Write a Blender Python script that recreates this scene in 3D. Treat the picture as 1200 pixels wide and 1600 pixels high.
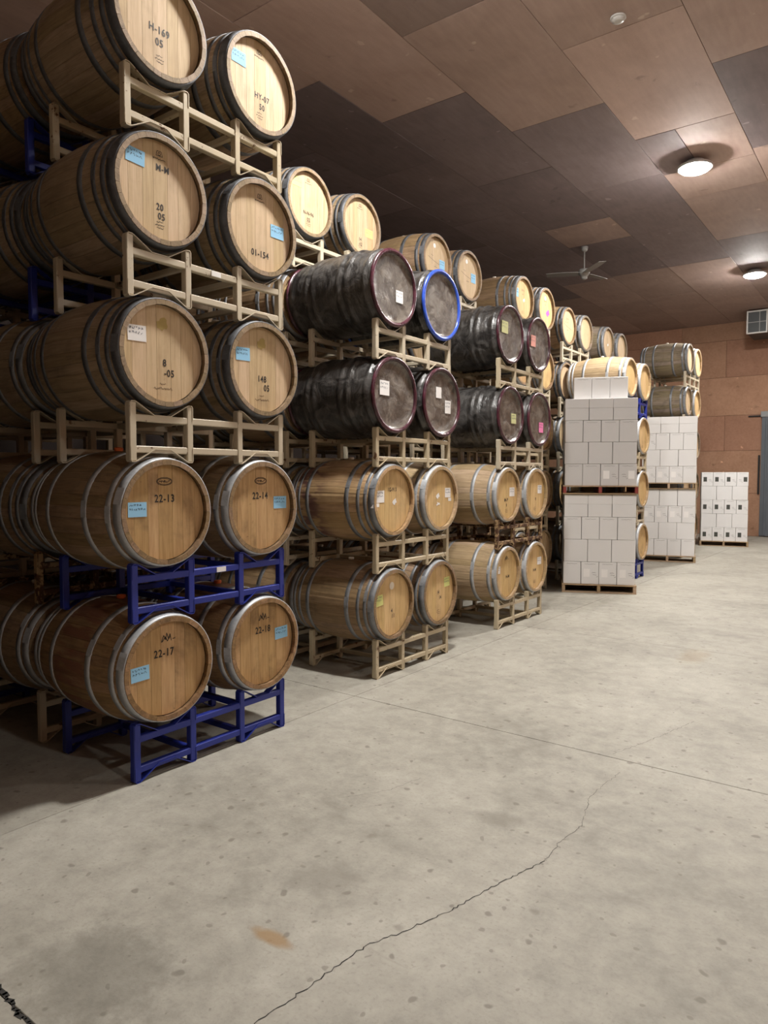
import bpy, math, random
from mathutils import Matrix, Vector
R = math.radians
rng = random.Random(7)
for o in list(bpy.data.objects):
    bpy.data.objects.remove(o)
scene = bpy.context.scene
COL = scene.collection

# ------------------------------------------------------------------ camera
F_PX, YAW, PITCH, ROLL = 1106.55, 0.6387, -0.0503, 0.0016
CAM = Vector((3.3467, -2.2328, 1.6853))
fw = Vector((-math.sin(YAW) * math.cos(PITCH), math.cos(YAW) * math.cos(PITCH), math.sin(PITCH)))
rt = Vector((math.cos(YAW), math.sin(YAW), 0))
up = rt.cross(fw)
rt2 = rt * math.cos(ROLL) + up * math.sin(ROLL)
up2 = -rt * math.sin(ROLL) + up * math.cos(ROLL)
cd = bpy.data.cameras.new('camera')
cd.sensor_fit = 'VERTICAL'; cd.sensor_height = 36.0; cd.sensor_width = 27.0
cd.lens = F_PX / 1600.0 * 36.0
cd.clip_start = 0.05; cd.clip_end = 200
cam = bpy.data.objects.new('camera', cd)
COL.objects.link(cam)
M4 = Matrix((rt2, up2, -fw)).transposed().to_4x4(); M4.translation = CAM
cam.matrix_world = M4
scene.camera = cam
# ------------------------------------------------------------------ world, exposure
w = bpy.data.worlds.new('world'); scene.world = w; w.use_nodes = True
w.node_tree.nodes['Background'].inputs[0].default_value = (0.02, 0.02, 0.02, 1)
w.node_tree.nodes['Background'].inputs[1].default_value = 0.5
vs = scene.view_settings
vs.view_transform = 'Standard'; vs.look = 'None'; vs.gamma = 1.0; vs.use_curve_mapping = False
vs.exposure = 0.2
LAMP_STRENGTH = 740.0
LAMP_STRENGTH_FILL = 270.0
LAMP_COLOR = (1.0, 0.975, 0.935)
LAMP_Z = 6.01
LAMPS = [(0.80, 8.45), (0.55, 14.75), (0.85, 2.15), (7.4, -1.0), (7.4, 5.4), (7.4, 11.8), (7.4, 17.8)]  # the right-hand row is out of view, added as fill light
CEIL = 6.1
XW0, XW1, YW0, YW1 = -7.4, 9.6, -8.5, 20.2

# ------------------------------------------------------------------ helpers
def new_mesh(name, v, f, mat=None, smooth=False, rnd=None):
    m = bpy.data.meshes.new(name)
    m.from_pydata(v, [], f)
    if smooth:
        m.polygons.foreach_set('use_smooth', [True] * len(f))
    if rnd is not None:
        a = m.attributes.new('rnd', 'FLOAT', 'FACE')
        a.data.foreach_set('value', rnd)
    if mat:
        m.materials.append(mat)
    m.update()
    return m

def ob(name, data, parent=None, loc=(0, 0, 0), rot=(0, 0, 0), scale=None, mat=None, **pr):
    o = bpy.data.objects.new(name, data)
    COL.objects.link(o)
    if parent is not None:
        o.parent = parent
    o.location = loc; o.rotation_euler = rot
    if scale: o.scale = scale
    if mat is not None and data is not None:
        if len(data.materials) == 0: data.materials.append(None)
        o.material_slots[0].link = 'OBJECT'; o.material_slots[0].material = mat
    for k, v in pr.items():
        o[k] = v
    return o

def thing(name, label, cat, loc=(0, 0, 0), rot=(0, 0, 0), group=None, data=None, mat=None):
    o = ob(name, data, None, loc, rot, mat=mat)
    o['label'] = label; o['category'] = cat
    if group: o['group'] = group
    return o

class MB:
    def __init__(s): s.v = []; s.f = []
    def add(s, v, f):
        b = len(s.v); s.v += [tuple(p) for p in v]; s.f += [tuple(b + i for i in q) for q in f]; return s
    def box(s, cx, cy, cz, sx, sy, sz, c=0.0):
        hx, hy, hz = sx / 2, sy / 2, sz / 2
        if c <= 0:
            v = [(cx + x * hx, cy + y * hy, cz + z * hz) for x in (-1, 1) for y in (-1, 1) for z in (-1, 1)]
            f = [(0, 1, 3, 2), (4, 6, 7, 5), (0, 4, 5, 1), (2, 3, 7, 6), (0, 2, 6, 4), (1, 5, 7, 3)]
            return s.add(v, f)
        v = []; idx = {}
        for x in (-1, 1):
            for y in (-1, 1):
                for z in (-1, 1):
                    for a in range(3):
                        d = [hx - c, hy - c, hz - c]; d[a] += c
                        idx[(x, y, z, a)] = len(v)
                        v.append((cx + x * d[0], cy + y * d[1], cz + z * d[2]))
        f = []
        S = (-1, 1)
        for x in S:
            q = [idx[(x, -1, -1, 0)], idx[(x, 1, -1, 0)], idx[(x, 1, 1, 0)], idx[(x, -1, 1, 0)]]; f.append(q if x > 0 else q[::-1])
            q = [idx[(-1, x, -1, 1)], idx[(-1, x, 1, 1)], idx[(1, x, 1, 1)], idx[(1, x, -1, 1)]]; f.append(q if x > 0 else q[::-1])
            q = [idx[(-1, -1, x, 2)], idx[(1, -1, x, 2)], idx[(1, 1, x, 2)], idx[(-1, 1, x, 2)]]; f.append(q if x > 0 else q[::-1])
        for x in S:
            for y in S:
                q = [idx[(x, y, -1, 0)], idx[(x, y, -1, 1)], idx[(x, y, 1, 1)], idx[(x, y, 1, 0)]]; f.append(q if x * y > 0 else q[::-1])
                q = [idx[(x, -1, y, 0)], idx[(x, -1, y, 2)], idx[(x, 1, y, 2)], idx[(x, 1, y, 0)]]; f.append(q[::-1] if x * y > 0 else q)
                q = [idx[(-1, x, y, 1)], idx[(-1, x, y, 2)], idx[(1, x, y, 2)], idx[(1, x, y, 1)]]; f.append(q if x * y > 0 else q[::-1])
                for z in S:
                    q = [idx[(x, y, z, 0)], idx[(x, y, z, 1)], idx[(x, y, z, 2)]]; f.append(q if x * y * z > 0 else q[::-1])
        return s.add(v, f)
    def lathe_x(s, prof, n=32, closed=True):
        v = []; f = []
        k = len(prof)
        for i in range(n):
            a = 2 * math.pi * i / n
            for (x, r) in prof: v.append((x, r * math.cos(a), r * math.sin(a)))
        for i in range(n):
            j = (i + 1) % n
            for q in range(k if closed else k - 1):
                p = (q + 1) % k
                f.append((i * k + q, j * k + q, j * k + p, i * k + p))
        return s.add(v, f)
    def lathe_z(s, prof, n=32, cx=0, cy=0, capped=True):
        v = []; f = []; k = len(prof)
        for i in range(n):
            a = 2 * math.pi * i / n
            for (r, z) in prof: v.append((cx + r * math.cos(a), cy + r * math.sin(a), z))
        for i in range(n):
            j = (i + 1) % n
            for q in range(k - 1): f.append((i * k + q, j * k + q, j * k + q + 1, i * k + q + 1))
        if capped:
            f.append([i * k for i in range(n)][::-1]); f.append([i * k + k - 1 for i in range(n)])
        return s.add(v, f)
    def mesh(s, name, mat=None, smooth=False, rnd=None): return new_mesh(name, s.v, s.f, mat, smooth, rnd)

def ribbon(strokes, wd, x=0.0, closed=False):
    """flat strokes in the YZ plane at x"""
    m = MB()
    for pts in strokes:
        n = len(pts)
        for i in range(n - 1):
            (a, b), (c, d) = pts[i], pts[i + 1]
            dx, dy = c - a, d - b; L = math.hypot(dx, dy) or 1e-6
            nx, ny = -dy / L * wd / 2, dx / L * wd / 2
            ex, ey = dx / L * wd / 3, dy / L * wd / 3
            m.add([(x, a - ex - nx, b - ey - ny), (x, c + ex - nx, d + ey - ny), (x, c + ex + nx, d + ey + ny), (x, a - ex + nx, b - ey + ny)], [(0, 1, 2, 3)])
    return m

_tc = {}
def text_mesh(txt, size):
    k = (txt, size)
    if k not in _tc:
        c = bpy.data.curves.new('stencil_text', 'FONT')
        c.body = txt; c.size = size; c.align_x = 'CENTER'; c.align_y = 'CENTER'; c.offset = size * 0.022
        c.space_character = 1.12; c.resolution_u = 3
        t = bpy.data.objects.new('stencil_text', c)
        m = bpy.data.meshes.new_from_object(t)
        # to YZ plane facing +X
        for v in m.vertices:
            x, y, z = v.co; v.co = (0, x * 0.86, y)
        bpy.data.objects.remove(t); bpy.data.curves.remove(c)
        m.name = 'stencil'
        _tc[k] = m
    return _tc[k]

# ------------------------------------------------------------------ materials
class NT:
    def __init__(s, name):
        s.m = bpy.data.materials.new(name); s.m.use_nodes = True
        s.t = s.m.node_tree; s.b = s.t.nodes['Principled BSDF']
    def n(s, typ, ins=None, **kw):
        d = s.t.nodes.new('ShaderNode' + typ)
        for k, v in kw.items(): setattr(d, k, v)
        for k, v in (ins or {}).items(): s.set(d, k, v)
        return d
    def set(s, d, k, v):
        i = d.inputs[k]
        if hasattr(v, 'bl_idname') and hasattr(v, 'outputs'): v = v.outputs[0]
        if isinstance(v, bpy.types.NodeSocket): s.t.links.new(v, i)
        else:
            if i.type == 'RGBA' and len(v) == 3: v = (*v, 1)
            i.default_value = v
    def mth(s, op, a, b=0.0, c=None, clamp=False):
        d = s.n('Math', {0: a, 1: b}, operation=op, use_clamp=clamp)
        if c is not None: s.set(d, 2, c)
        return d
    def mix(s, fac, a, b, blend='MIX'):
        d = s.n('Mix', data_type='RGBA', blend_type=blend)
        s.set(d, 0, fac); s.set(d, 6, a); s.set(d, 7, b)
        return d.outputs[2]
    def ramp(s, fac, stops):
        d = s.n('ValToRGB', {0: fac}); e = d.color_ramp.elements
        while len(e) > 1: e.remove(e[-1])
        e[0].position = stops[0][0]; e[0].color = (*stops[0][1], 1)
        for p, c in stops[1:]:
            q = e.new(p); q.color = (*c, 1)
        return d.outputs[0]
    def smooth(s, v, lo, hi):
        d = s.n('MapRange', {0: v, 1: lo, 2: hi, 3: 0.0, 4: 1.0}, interpolation_type='SMOOTHSTEP'); return d.outputs[0]
    def coords(s, scale=(1, 1, 1), rand=True):
        tc = s.n('TexCoord'); src = tc.outputs['Object']
        if rand:
            oi = s.n('ObjectInfo')
            k = s.n('VectorMath', {0: src, 1: s.n('CombineXYZ', {0: s.mth('MULTIPLY', oi.outputs['Random'], 37.0), 1: s.mth('MULTIPLY', oi.outputs['Random'], 91.0), 2: s.mth('MULTIPLY', oi.outputs['Random'], 53.0)})}, operation='ADD')
            src = k.outputs[0]
        return s.n('VectorMath', {0: src, 1: scale}, operation='MULTIPLY').outputs[0]
    def noise(s, co, scale=5, detail=3, rough=0.55, dist=0.0):
        return s.n('TexNoise', {'Vector': co, 'Scale': scale, 'Detail': detail, 'Roughness': rough, 'Distortion': dist}).outputs[0]
    def bump(s, h, strength=0.3, dist=0.002):
        d = s.n('Bump', {'Height': h, 'Strength': strength, 'Distance': dist}); s.set(s.b, 'Normal', d)
    def out(s, color, rough=0.6, metal=0.0, spec=0.5):
        s.set(s.b, 'Base Color', color); s.set(s.b, 'Roughness', rough); s.set(s.b, 'Metallic', metal)
        s.set(s.b, 'Specular IOR Level', spec)
        return s.m

def oak(name, dark, mid, light, axis='x', var=0.35, stain=None, grime=0.3, rough=0.74):
    t = NT(name)
    sc = (1.6, 26, 26) if axis == 'x' else (26, 26, 1.6)
    co = t.coords(sc); big = t.coords((1, 1, 1))
    g1 = t.noise(co, 1.6, 4, 0.6, 0.6); g2 = t.noise(co, 6.0, 2, 0.5)
    g = t.mth('ADD', t.mth('MULTIPLY', g1, 0.7), t.mth('MULTIPLY', g2, 0.3))
    c = t.ramp(g, [(0.3, dark), (0.5, mid), (0.7, light)])
    at = t.n('Attribute', attribute_name='rnd'); oi = t.n('ObjectInfo')
    r = t.mth('FRACT', t.mth('ADD', at.outputs['Fac'], oi.outputs['Random']))
    val = t.mth('ADD', 1.0 - var / 2, t.mth('MULTIPLY', r, var))
    c = t.mix(1.0, c, t.n('CombineColor', {0: val, 1: val, 2: t.mth('MULTIPLY', val, val)}), 'MULTIPLY')
    gr = t.smooth(t.noise(big, 3.2, 5, 0.65, 0.4), 0.47, 0.72)
    c = t.mix(t.mth('MULTIPLY', gr, grime), c, tuple(x * 0.33 for x in dark))
    sp = t.smooth(t.noise(big, 38, 3, 0.6), 0.66, 0.78)
    c = t.mix(t.mth('MULTIPLY', sp, grime * 0.9), c, tuple(x * 0.3 for x in dark))
    if stain:
        kind, sc_col = stain
        obj = t.n('TexCoord').outputs['Object']
        sx = t.n('SeparateXYZ', {0: obj})
        if kind == 'rear':
            mask = t.mth('MULTIPLY', t.smooth(sx.outputs[0], 0.02, -0.16), t.smooth(t.noise(t.coords((4, 10, 10), False), 1.2, 2), 0.42, 0.55))
            edge = t.smooth(sx.outputs[0], -0.42, -0.34)
            mask = t.mth('MULTIPLY', mask, edge)
        else:
            mask = t.mth('MULTIPLY', t.mth('SUBTRACT', 1.0, t.smooth(t.mth('ABSOLUTE', sx.outputs[0]), 0.13, 0.2)), t.smooth(t.noise(t.coords((3, 12, 12)), 1.5, 3), 0.36, 0.6))
        c = t.mix(t.mth('MULTIPLY', mask, 0.8), c, sc_col)
    t.bump(g, 0.25, 0.0015)
    return t.out(c, rough)

def metal_mat(name, a, b, rough=0.45, metal=0.75, rust=0.25):
    t = NT(name); co = t.coords((1, 1, 1))
    n = t.noise(co, 9, 4, 0.6, 0.5); n2 = t.noise(co, 70, 2, 0.5)
    c = t.ramp(t.mth('ADD', t.mth('MULTIPLY', n, 0.75), t.mth('MULTIPLY', n2, 0.25)), [(0.32, a), (0.68, b)])
    ru = t.smooth(t.noise(co, 14, 5, 0.7), 0.6, 0.72)
    c = t.mix(t.mth('MULTIPLY', ru, rust), c, (0.09, 0.055, 0.035))
    t.set(t.b, 'Metallic', metal)
    m = t.out(c, t.mth('ADD', rough - 0.1, t.mth('MULTIPLY', n, 0.25)), metal)
    t.bump(n2, 0.12, 0.001)
    return m

def paint(name, col, rust, thr):
    t = NT(name); co = t.coords((1, 1, 1))
    n = t.noise(co, 16, 5, 0.7, 0.3); n2 = t.noise(co, 4, 3)
    c = t.mix(t.mth('MULTIPLY', n2, 0.35), col, tuple(x * 0.6 for x in col))
    k = t.smooth(t.mth('ADD', t.mth('MULTIPLY', n, 0.8), t.mth('MULTIPLY', n2, 0.2)), thr, thr + 0.05)
    c = t.mix(k, c, t.mix(t.noise(co, 60, 2), rust, tuple(x * 0.4 for x in rust)))
    m = t.out(c, t.mth('ADD', 0.42, t.mth('MULTIPLY', k, 0.4)))
    t.bump(n, 0.15, 0.001)
    return m

def plain(name, col, rough=0.6, var=0.0, scale=8, metal=0.0, bump=0.0):
    t = NT(name); co = t.coords((1, 1, 1))
    n = t.noise(co, scale, 4, 0.6)
    c = t.mix(t.mth('MULTIPLY', n, var), col, tuple(x * 0.45 for x in col)) if var else col
    if bump: t.bump(n, bump, 0.002)
    return t.out(c, rough, metal)

MAT = {}
MAT['stave_pale'] = oak('oak_stave_tan', (0.185, 0.128, 0.073), (0.29, 0.205, 0.122), (0.375, 0.275, 0.17), var=0.26, grime=0.35)
MAT['stave_brown'] = oak('oak_stave_brown', (0.155, 0.098, 0.050), (0.255, 0.165, 0.088), (0.34, 0.23, 0.125), var=0.28, grime=0.42)
MAT['stave_red'] = oak('oak_stave_reddened', (0.155, 0.088, 0.040), (0.27, 0.158, 0.072), (0.37, 0.23, 0.11), var=0.3, grime=0.4, stain=('mid', (0.17, 0.062, 0.034)))
MAT['stave_fresh'] = oak('oak_stave_fresh', (0.29, 0.20, 0.108), (0.42, 0.30, 0.172), (0.52, 0.385, 0.23), var=0.25, grime=0.22)
MAT['stave_wine'] = oak('oak_stave_wine_stained', (0.28, 0.17, 0.085), (0.41, 0.265, 0.13), (0.5, 0.34, 0.18), var=0.25, grime=0.28, stain=('rear', (0.085, 0.022, 0.034)))
MAT['stave_grey'] = oak('oak_stave_weathered', (0.13, 0.098, 0.066), (0.215, 0.165, 0.11), (0.29, 0.23, 0.155), var=0.35, grime=0.45)
MAT['head_pale'] = oak('oak_head_pale', (0.44, 0.305, 0.17), (0.55, 0.40, 0.235), (0.62, 0.465, 0.29), 'z', var=0.16, grime=0.2)
MAT['head_brown'] = oak('oak_head_brown', (0.34, 0.20, 0.085), (0.46, 0.285, 0.125), (0.55, 0.365, 0.175), 'z', var=0.2, grime=0.62)
MAT['head_gold'] = oak('oak_head_golden', (0.47, 0.30, 0.125), (0.59, 0.40, 0.18), (0.67, 0.48, 0.235), 'z', var=0.16, grime=0.28)
MAT['hoop_dark'] = metal_mat('hoop_dark_steel', (0.065, 0.068, 0.073), (0.155, 0.16, 0.17), 0.55, 0.35, 0.3)
MAT['hoop_galv'] = metal_mat('hoop_galvanised', (0.33, 0.345, 0.36), (0.54, 0.555, 0.57), 0.5, 0.35, 0.2)
MAT['hoop_mid'] = metal_mat('hoop_grey_steel', (0.15, 0.158, 0.168), (0.29, 0.30, 0.315), 0.5, 0.35, 0.25)
MAT['backing'] = plain('oak_dark_joint', (0.10, 0.062, 0.032), 0.8)  # dark disc seen through the gaps between head boards
MAT['cream'] = paint('cream_painted_steel', (0.54, 0.47, 0.35), (0.15, 0.062, 0.022), 0.625)
MAT['cream_worn'] = paint('cream_worn_steel', (0.50, 0.42, 0.285), (0.16, 0.07, 0.026), 0.60)
MAT['rusty'] = paint('rusted_cream_steel', (0.36, 0.24, 0.12), (0.10, 0.042, 0.018), 0.46)
MAT['blue'] = paint('blue_painted_steel', (0.014, 0.028, 0.25), (0.10, 0.09, 0.12), 0.73)
MAT['ink'] = plain('black_stencil_ink', (0.022, 0.017, 0.013), 0.7)
MAT['ink_soft'] = plain('faded_brand_ink', (0.16, 0.10, 0.055), 0.75)
MAT['pen'] = plain('pen_ink', (0.03, 0.05, 0.10), 0.6)
MAT['paper_blue'] = plain('blue_paper', (0.30, 0.58, 0.82), 0.92, 0.12, 20)
MAT['paper_yellow'] = plain('yellow_paper', (0.66, 0.68, 0.25), 0.92, 0.12, 20)
MAT['paper_white'] = plain('white_paper', (0.82, 0.80, 0.78), 0.92, 0.1, 20)
MAT['paper_pink'] = plain('pink_paper', (0.82, 0.22, 0.45), 0.92, 0.1, 20)
MAT['paper_salmon'] = plain('salmon_paper', (0.78, 0.36, 0.30), 0.92, 0.1, 20)
MAT['paper_olive'] = plain('pale_green_paper', (0.60, 0.60, 0.30), 0.92, 0.2, 20)
MAT['magenta'] = plain('magenta_sticker', (0.85, 0.03, 0.36), 0.5)
MAT['chalk'] = plain('white_chalk_mark', (0.72, 0.66, 0.56), 0.8)
MAT['bung_orange'] = plain('orange_silicone', (0.75, 0.16, 0.04), 0.45)
MAT['bung_white'] = plain('white_silicone', (0.72, 0.68, 0.6), 0.45)
MAT['knot'] = plain('yellowed_knot', (0.46, 0.34, 0.11), 0.7, 0.5, 30)
def film(name, col, lo, rough, b1):
    t = NT(name); co = t.coords((1, 1, 1)); st = t.coords((6, 1.2, 1.2))
    n = t.noise(co, 7, 5, 0.62, 1.2); n2 = t.noise(st, 5, 3, 0.6, 0.4)
    h = t.mth('ADD', t.mth('MULTIPLY', n, 0.7), t.mth('MULTIPLY', n2, 0.5))
    c = t.mix(t.smooth(n, 0.38, 0.66), lo, col)
    t.bump(h, b1, 0.03)
    return t.out(c, t.mth('ADD', rough, t.mth('MULTIPLY', n2, 0.22)), 0.0, 0.6)
MAT['film_black'] = film('black_shrink_film', (0.085, 0.08, 0.076), (0.020, 0.018, 0.017), 0.22, 0.55)
MAT['film_head'] = film('clear_film_over_head', (0.185, 0.16, 0.135), (0.075, 0.06, 0.05), 0.16, 0.35)
MAT['rim_maroon'] = film('maroon_film_rim', (0.085, 0.018, 0.032), (0.035, 0.008, 0.014), 0.18, 0.2)
MAT['rim_blue'] = film('blue_film_rim', (0.03, 0.10, 0.55), (0.02, 0.06, 0.38), 0.2, 0.2)
MAT['carton'] = plain('white_carton_board', (0.72, 0.71, 0.70), 0.7, 0.14, 3)
MAT['carton_shaded'] = plain('shaded_white_carton_board', (0.60, 0.585, 0.575), 0.7, 0.14, 3)  # same white board, darkened for the shade on the upper load
MAT['print'] = plain('grey_carton_print', (0.22, 0.21, 0.20), 0.7)
MAT['print_dark'] = plain('dark_label_print', (0.060, 0.062, 0.052), 0.6, 0.4, 40)
MAT['wood_pallet'] = oak('pallet_softwood', (0.24, 0.155, 0.085), (0.36, 0.25, 0.145), (0.45, 0.33, 0.20), 'x', var=0.3, grime=0.35)
MAT['red_paint'] = plain('red_painted_wood', (0.28, 0.045, 0.035), 0.6, 0.4, 12)
MAT['white_metal'] = plain('white_enamel', (0.62, 0.60, 0.57), 0.4, 0.15, 6)
MAT['grey_metal'] = plain('grey_fan_metal', (0.34, 0.33, 0.31), 0.45, 0.2, 6)
MAT['grille'] = plain('dark_grille', (0.045, 0.05, 0.05), 0.5, 0.3, 30)
MAT['door'] = plain('blue_grey_steel_door', (0.125, 0.14, 0.16), 0.5, 0.5, 2.5)
MAT['door_rail'] = plain('pale_grey_rail', (0.30, 0.31, 0.31), 0.5, 0.3, 5)
MAT['black'] = plain('black_rubber', (0.012, 0.012, 0.012), 0.6)
t = NT('lamp_diffuser'); t.set(t.b, 'Emission Color', LAMP_COLOR); t.set(t.b, 'Emission Strength', LAMP_STRENGTH)
MAT['lamp'] = t.out((0.8, 0.8, 0.8), 0.5)
t = NT('lamp_diffuser_fill'); t.set(t.b, 'Emission Color', LAMP_COLOR); t.set(t.b, 'Emission Strength', LAMP_STRENGTH_FILL)
MAT['lamp_fill'] = t.out((0.8, 0.8, 0.8), 0.5)

def plywood(name, a, b, streak):
    t = NT(name); co = t.coords((1, 1, 1)); g = t.coords((6, 1.0, 6.0))
    n = t.noise(co, 1.7, 5, 0.6, 0.5); n2 = t.noise(co, 90, 2, 0.6); n3 = t.noise(g, 3, 3)
    c = t.ramp(t.mth('ADD', t.mth('MULTIPLY', n, 0.6), t.mth('MULTIPLY', n3, 0.4)), [(0.34, a), (0.66, b)])
    oi = t.n('ObjectInfo'); v = t.mth('ADD', 0.86, t.mth('MULTIPLY', oi.outputs['Random'], 0.28))
    c = t.mix(1.0, c, t.n('CombineColor', {0: v, 1: v, 2: v}), 'MULTIPLY')
    spot = t.smooth(t.noise(co, 5.5, 2, 0.4), 0.73, 0.77)
    c = t.mix(t.mth('MULTIPLY', spot, streak), c, tuple(min(1, x * 2.2) for x in b))
    dk = t.smooth(t.noise(co, 4.1, 3, 0.5, 0.3), 0.68, 0.76)
    c = t.mix(t.mth('MULTIPLY', dk, 0.4), c, tuple(x * 0.45 for x in a))
    t.bump(n2, 0.35, 0.004)
    return t.out(c, 0.75, 0, 0.35)
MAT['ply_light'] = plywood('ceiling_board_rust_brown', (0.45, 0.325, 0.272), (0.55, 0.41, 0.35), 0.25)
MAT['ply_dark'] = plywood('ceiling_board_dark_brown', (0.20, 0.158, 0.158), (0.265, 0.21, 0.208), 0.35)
MAT['ply_mid'] = plywood('ceiling_board_mid_brown', (0.31, 0.228, 0.2), (0.39, 0.29, 0.25), 0.3)
MAT['ply_black'] = plywood('wall_board_shade_dark', (0.035, 0.024, 0.02), (0.055, 0.038, 0.032), 0.2)  # deep shade between the stacks put into the wall's near-black colour
MAT['ply_wall'] = plywood('wall_board_orange_brown', (0.34, 0.185, 0.112), (0.45, 0.26, 0.165), 0.5)
MAT['ply_wall_dark'] = plywood('wall_board_red_brown', (0.31, 0.16, 0.10), (0.41, 0.225, 0.145), 0.5)

def concrete():
    t = NT('stained_concrete')
    geo = t.n('NewGeometry'); P = geo.outputs['Position']
    sc = lambda k: t.n('VectorMath', {0: P, 1: (k, k, k)}, operation='MULTIPLY').outputs[0]
    n1 = t.noise(P, 0.8, 6, 0.6, 0.3); n2 = t.noise(P, 7.0, 9, 0.72, 0.15); n3 = t.noise(P, 60, 3, 0.6)
    c = t.ramp(t.mth('ADD', t.mth('MULTIPLY', n1, 0.5), t.mth('MULTIPLY', n2, 0.5)), [(0.32, (0.195, 0.181, 0.150)), (0.5, (0.335, 0.315, 0.266)), (0.66, (0.435, 0.412, 0.352))])
    c = t.mix(t.mth('MULTIPLY', t.smooth(n3, 0.5, 0.75), 0.4), c, (0.22, 0.20, 0.165))
    # worn grey patches
    p = t.smooth(t.noise(P, 2.3, 8, 0.68, 0.2), 0.54, 0.72)
    c = t.mix(t.mth('MULTIPLY', p, 0.5), c, (0.215, 0.20, 0.168))
    # drip spots
    for s_, thr, mx, col in ((5.5, 0.10, 0.6, (0.14, 0.126, 0.10)), (2.6, 0.06, 0.45, (0.16, 0.143, 0.114)), (12.0, 0.13, 0.5, (0.15, 0.135, 0.107))):
        wob = t.n('VectorMath', {0: P, 1: t.n('VectorMath', {0: t.n('TexNoise', {'Vector': P, 'Scale': 9.0}).outputs[1], 1: (0.08, 0.08, 0.0)}, operation='MULTIPLY')}, operation='ADD')
        v = t.n('TexVoronoi', {'Vector': wob, 'Scale': s_, 'Randomness': 1.0}, voronoi_dimensions='2D')
        keep = t.mth('GREATER_THAN', t.n('SeparateColor', {0: v.outputs['Color']}).outputs[0], 0.62)
        size = t.mth('MULTIPLY', t.n('SeparateColor', {0: v.outputs['Color']}).outputs[1], thr)
        d = t.mth('SUBTRACT', 1.0, t.smooth(t.mth('SUBTRACT', v.outputs['Distance'], size), -0.03, 0.03))
        c = t.mix(t.mth('MULTIPLY', t.mth('MULTIPLY', d, keep), mx), c, col)
    # long scuff marks
    g = t.n('Mapping', {0: P, 2: (0, 0, 0.6), 3: (1.0, 16, 1)}, vector_type='POINT')
    sf = t.smooth(t.noise(g.outputs[0], 1.3, 4, 0.6), 0.64, 0.74)
    c = t.mix(t.mth('MULTIPLY', sf, 0.22), c, (0.2, 0.18, 0.15))
    # particular stains, the second a soft cast shadow painted into the colour: (x, y, radius x, radius y, colour, strength)
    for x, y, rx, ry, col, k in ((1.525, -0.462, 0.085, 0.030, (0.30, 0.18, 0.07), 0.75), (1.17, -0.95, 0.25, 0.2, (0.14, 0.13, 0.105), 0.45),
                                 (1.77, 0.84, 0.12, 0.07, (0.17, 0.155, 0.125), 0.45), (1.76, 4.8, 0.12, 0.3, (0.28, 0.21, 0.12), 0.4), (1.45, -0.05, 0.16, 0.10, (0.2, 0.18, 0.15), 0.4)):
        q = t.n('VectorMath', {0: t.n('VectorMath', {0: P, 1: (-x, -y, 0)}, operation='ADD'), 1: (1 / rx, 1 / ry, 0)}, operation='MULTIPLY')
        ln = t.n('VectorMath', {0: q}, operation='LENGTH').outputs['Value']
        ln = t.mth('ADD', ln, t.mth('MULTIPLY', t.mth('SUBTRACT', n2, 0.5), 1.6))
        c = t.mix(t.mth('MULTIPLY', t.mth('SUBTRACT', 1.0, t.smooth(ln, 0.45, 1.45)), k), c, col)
    t.bump(t.mth('ADD', n3, t.mth('MULTIPLY', n2, 1.5)), 0.25, 0.003)
    return t.out(c, t.mth('ADD', 0.48, t.mth('MULTIPLY', n2, 0.3)), 0, 0.4)
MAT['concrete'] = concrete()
MAT['joint'] = plain('dark_floor_joint', (0.03, 0.028, 0.025), 0.9)

# ------------------------------------------------------------------ setting: floor slabs
floor = ob('floor', MB().box((XW0 + XW1) / 2, (YW0 + YW1) / 2, -0.10, XW1 - XW0, YW1 - YW0, 0.16).mesh('floor', MAT['joint']), kind='structure')
xs = [XW0, -0.03, 4.75, XW1]
ys = [YW0, -4.3, -1.19, 1.94, 5.07, 8.2, 11.33, 14.46, 17.6, YW1]
for i in range(len(xs) - 1):
    for j in range(len(ys) - 1):
        g = 0.003
        x0, x1, y0, y1 = xs[i] + g, xs[i + 1] - g, ys[j] + g, ys[j + 1] - g
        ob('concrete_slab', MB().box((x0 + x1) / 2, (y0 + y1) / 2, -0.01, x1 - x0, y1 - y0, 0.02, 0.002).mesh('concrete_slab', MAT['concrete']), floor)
def crack(pts, wd, seed, z=0.0012):
    r = random.Random(seed); P = []
    for (a, b), (c, d) in zip(pts[:-1], pts[1:]):
        n = max(3, int(math.hypot(c - a, d - b) / 0.018))
        for k in range(n):
            u = k / n; P.append((a + (c - a) * u + r.uniform(-1, 1) * 0.007, b + (d - b) * u + r.uniform(-1, 1) * 0.007))
    P.append(pts[-1])
    m = MB(); n = len(P)
    for i in range(n - 1):
        (a, b), (c, d) = P[i], P[i + 1]
        L = math.hypot(c - a, d - b) or 1e-6; wv = wd * r.uniform(0.45, 1.1)
        nx, ny = -(d - b) / L * wv / 2, (c - a) / L * wv / 2
        ex, ey = (c - a) / L * wv * .3, (d - b) / L * wv * .3
        m.add([(a - nx - ex, b - ny - ey, z), (c - nx + ex, d - ny + ey, z), (c + nx + ex, d + ny + ey, z), (a + nx - ex, b + ny - ey, z)], [(0, 1, 2, 3)])
    return m
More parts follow.
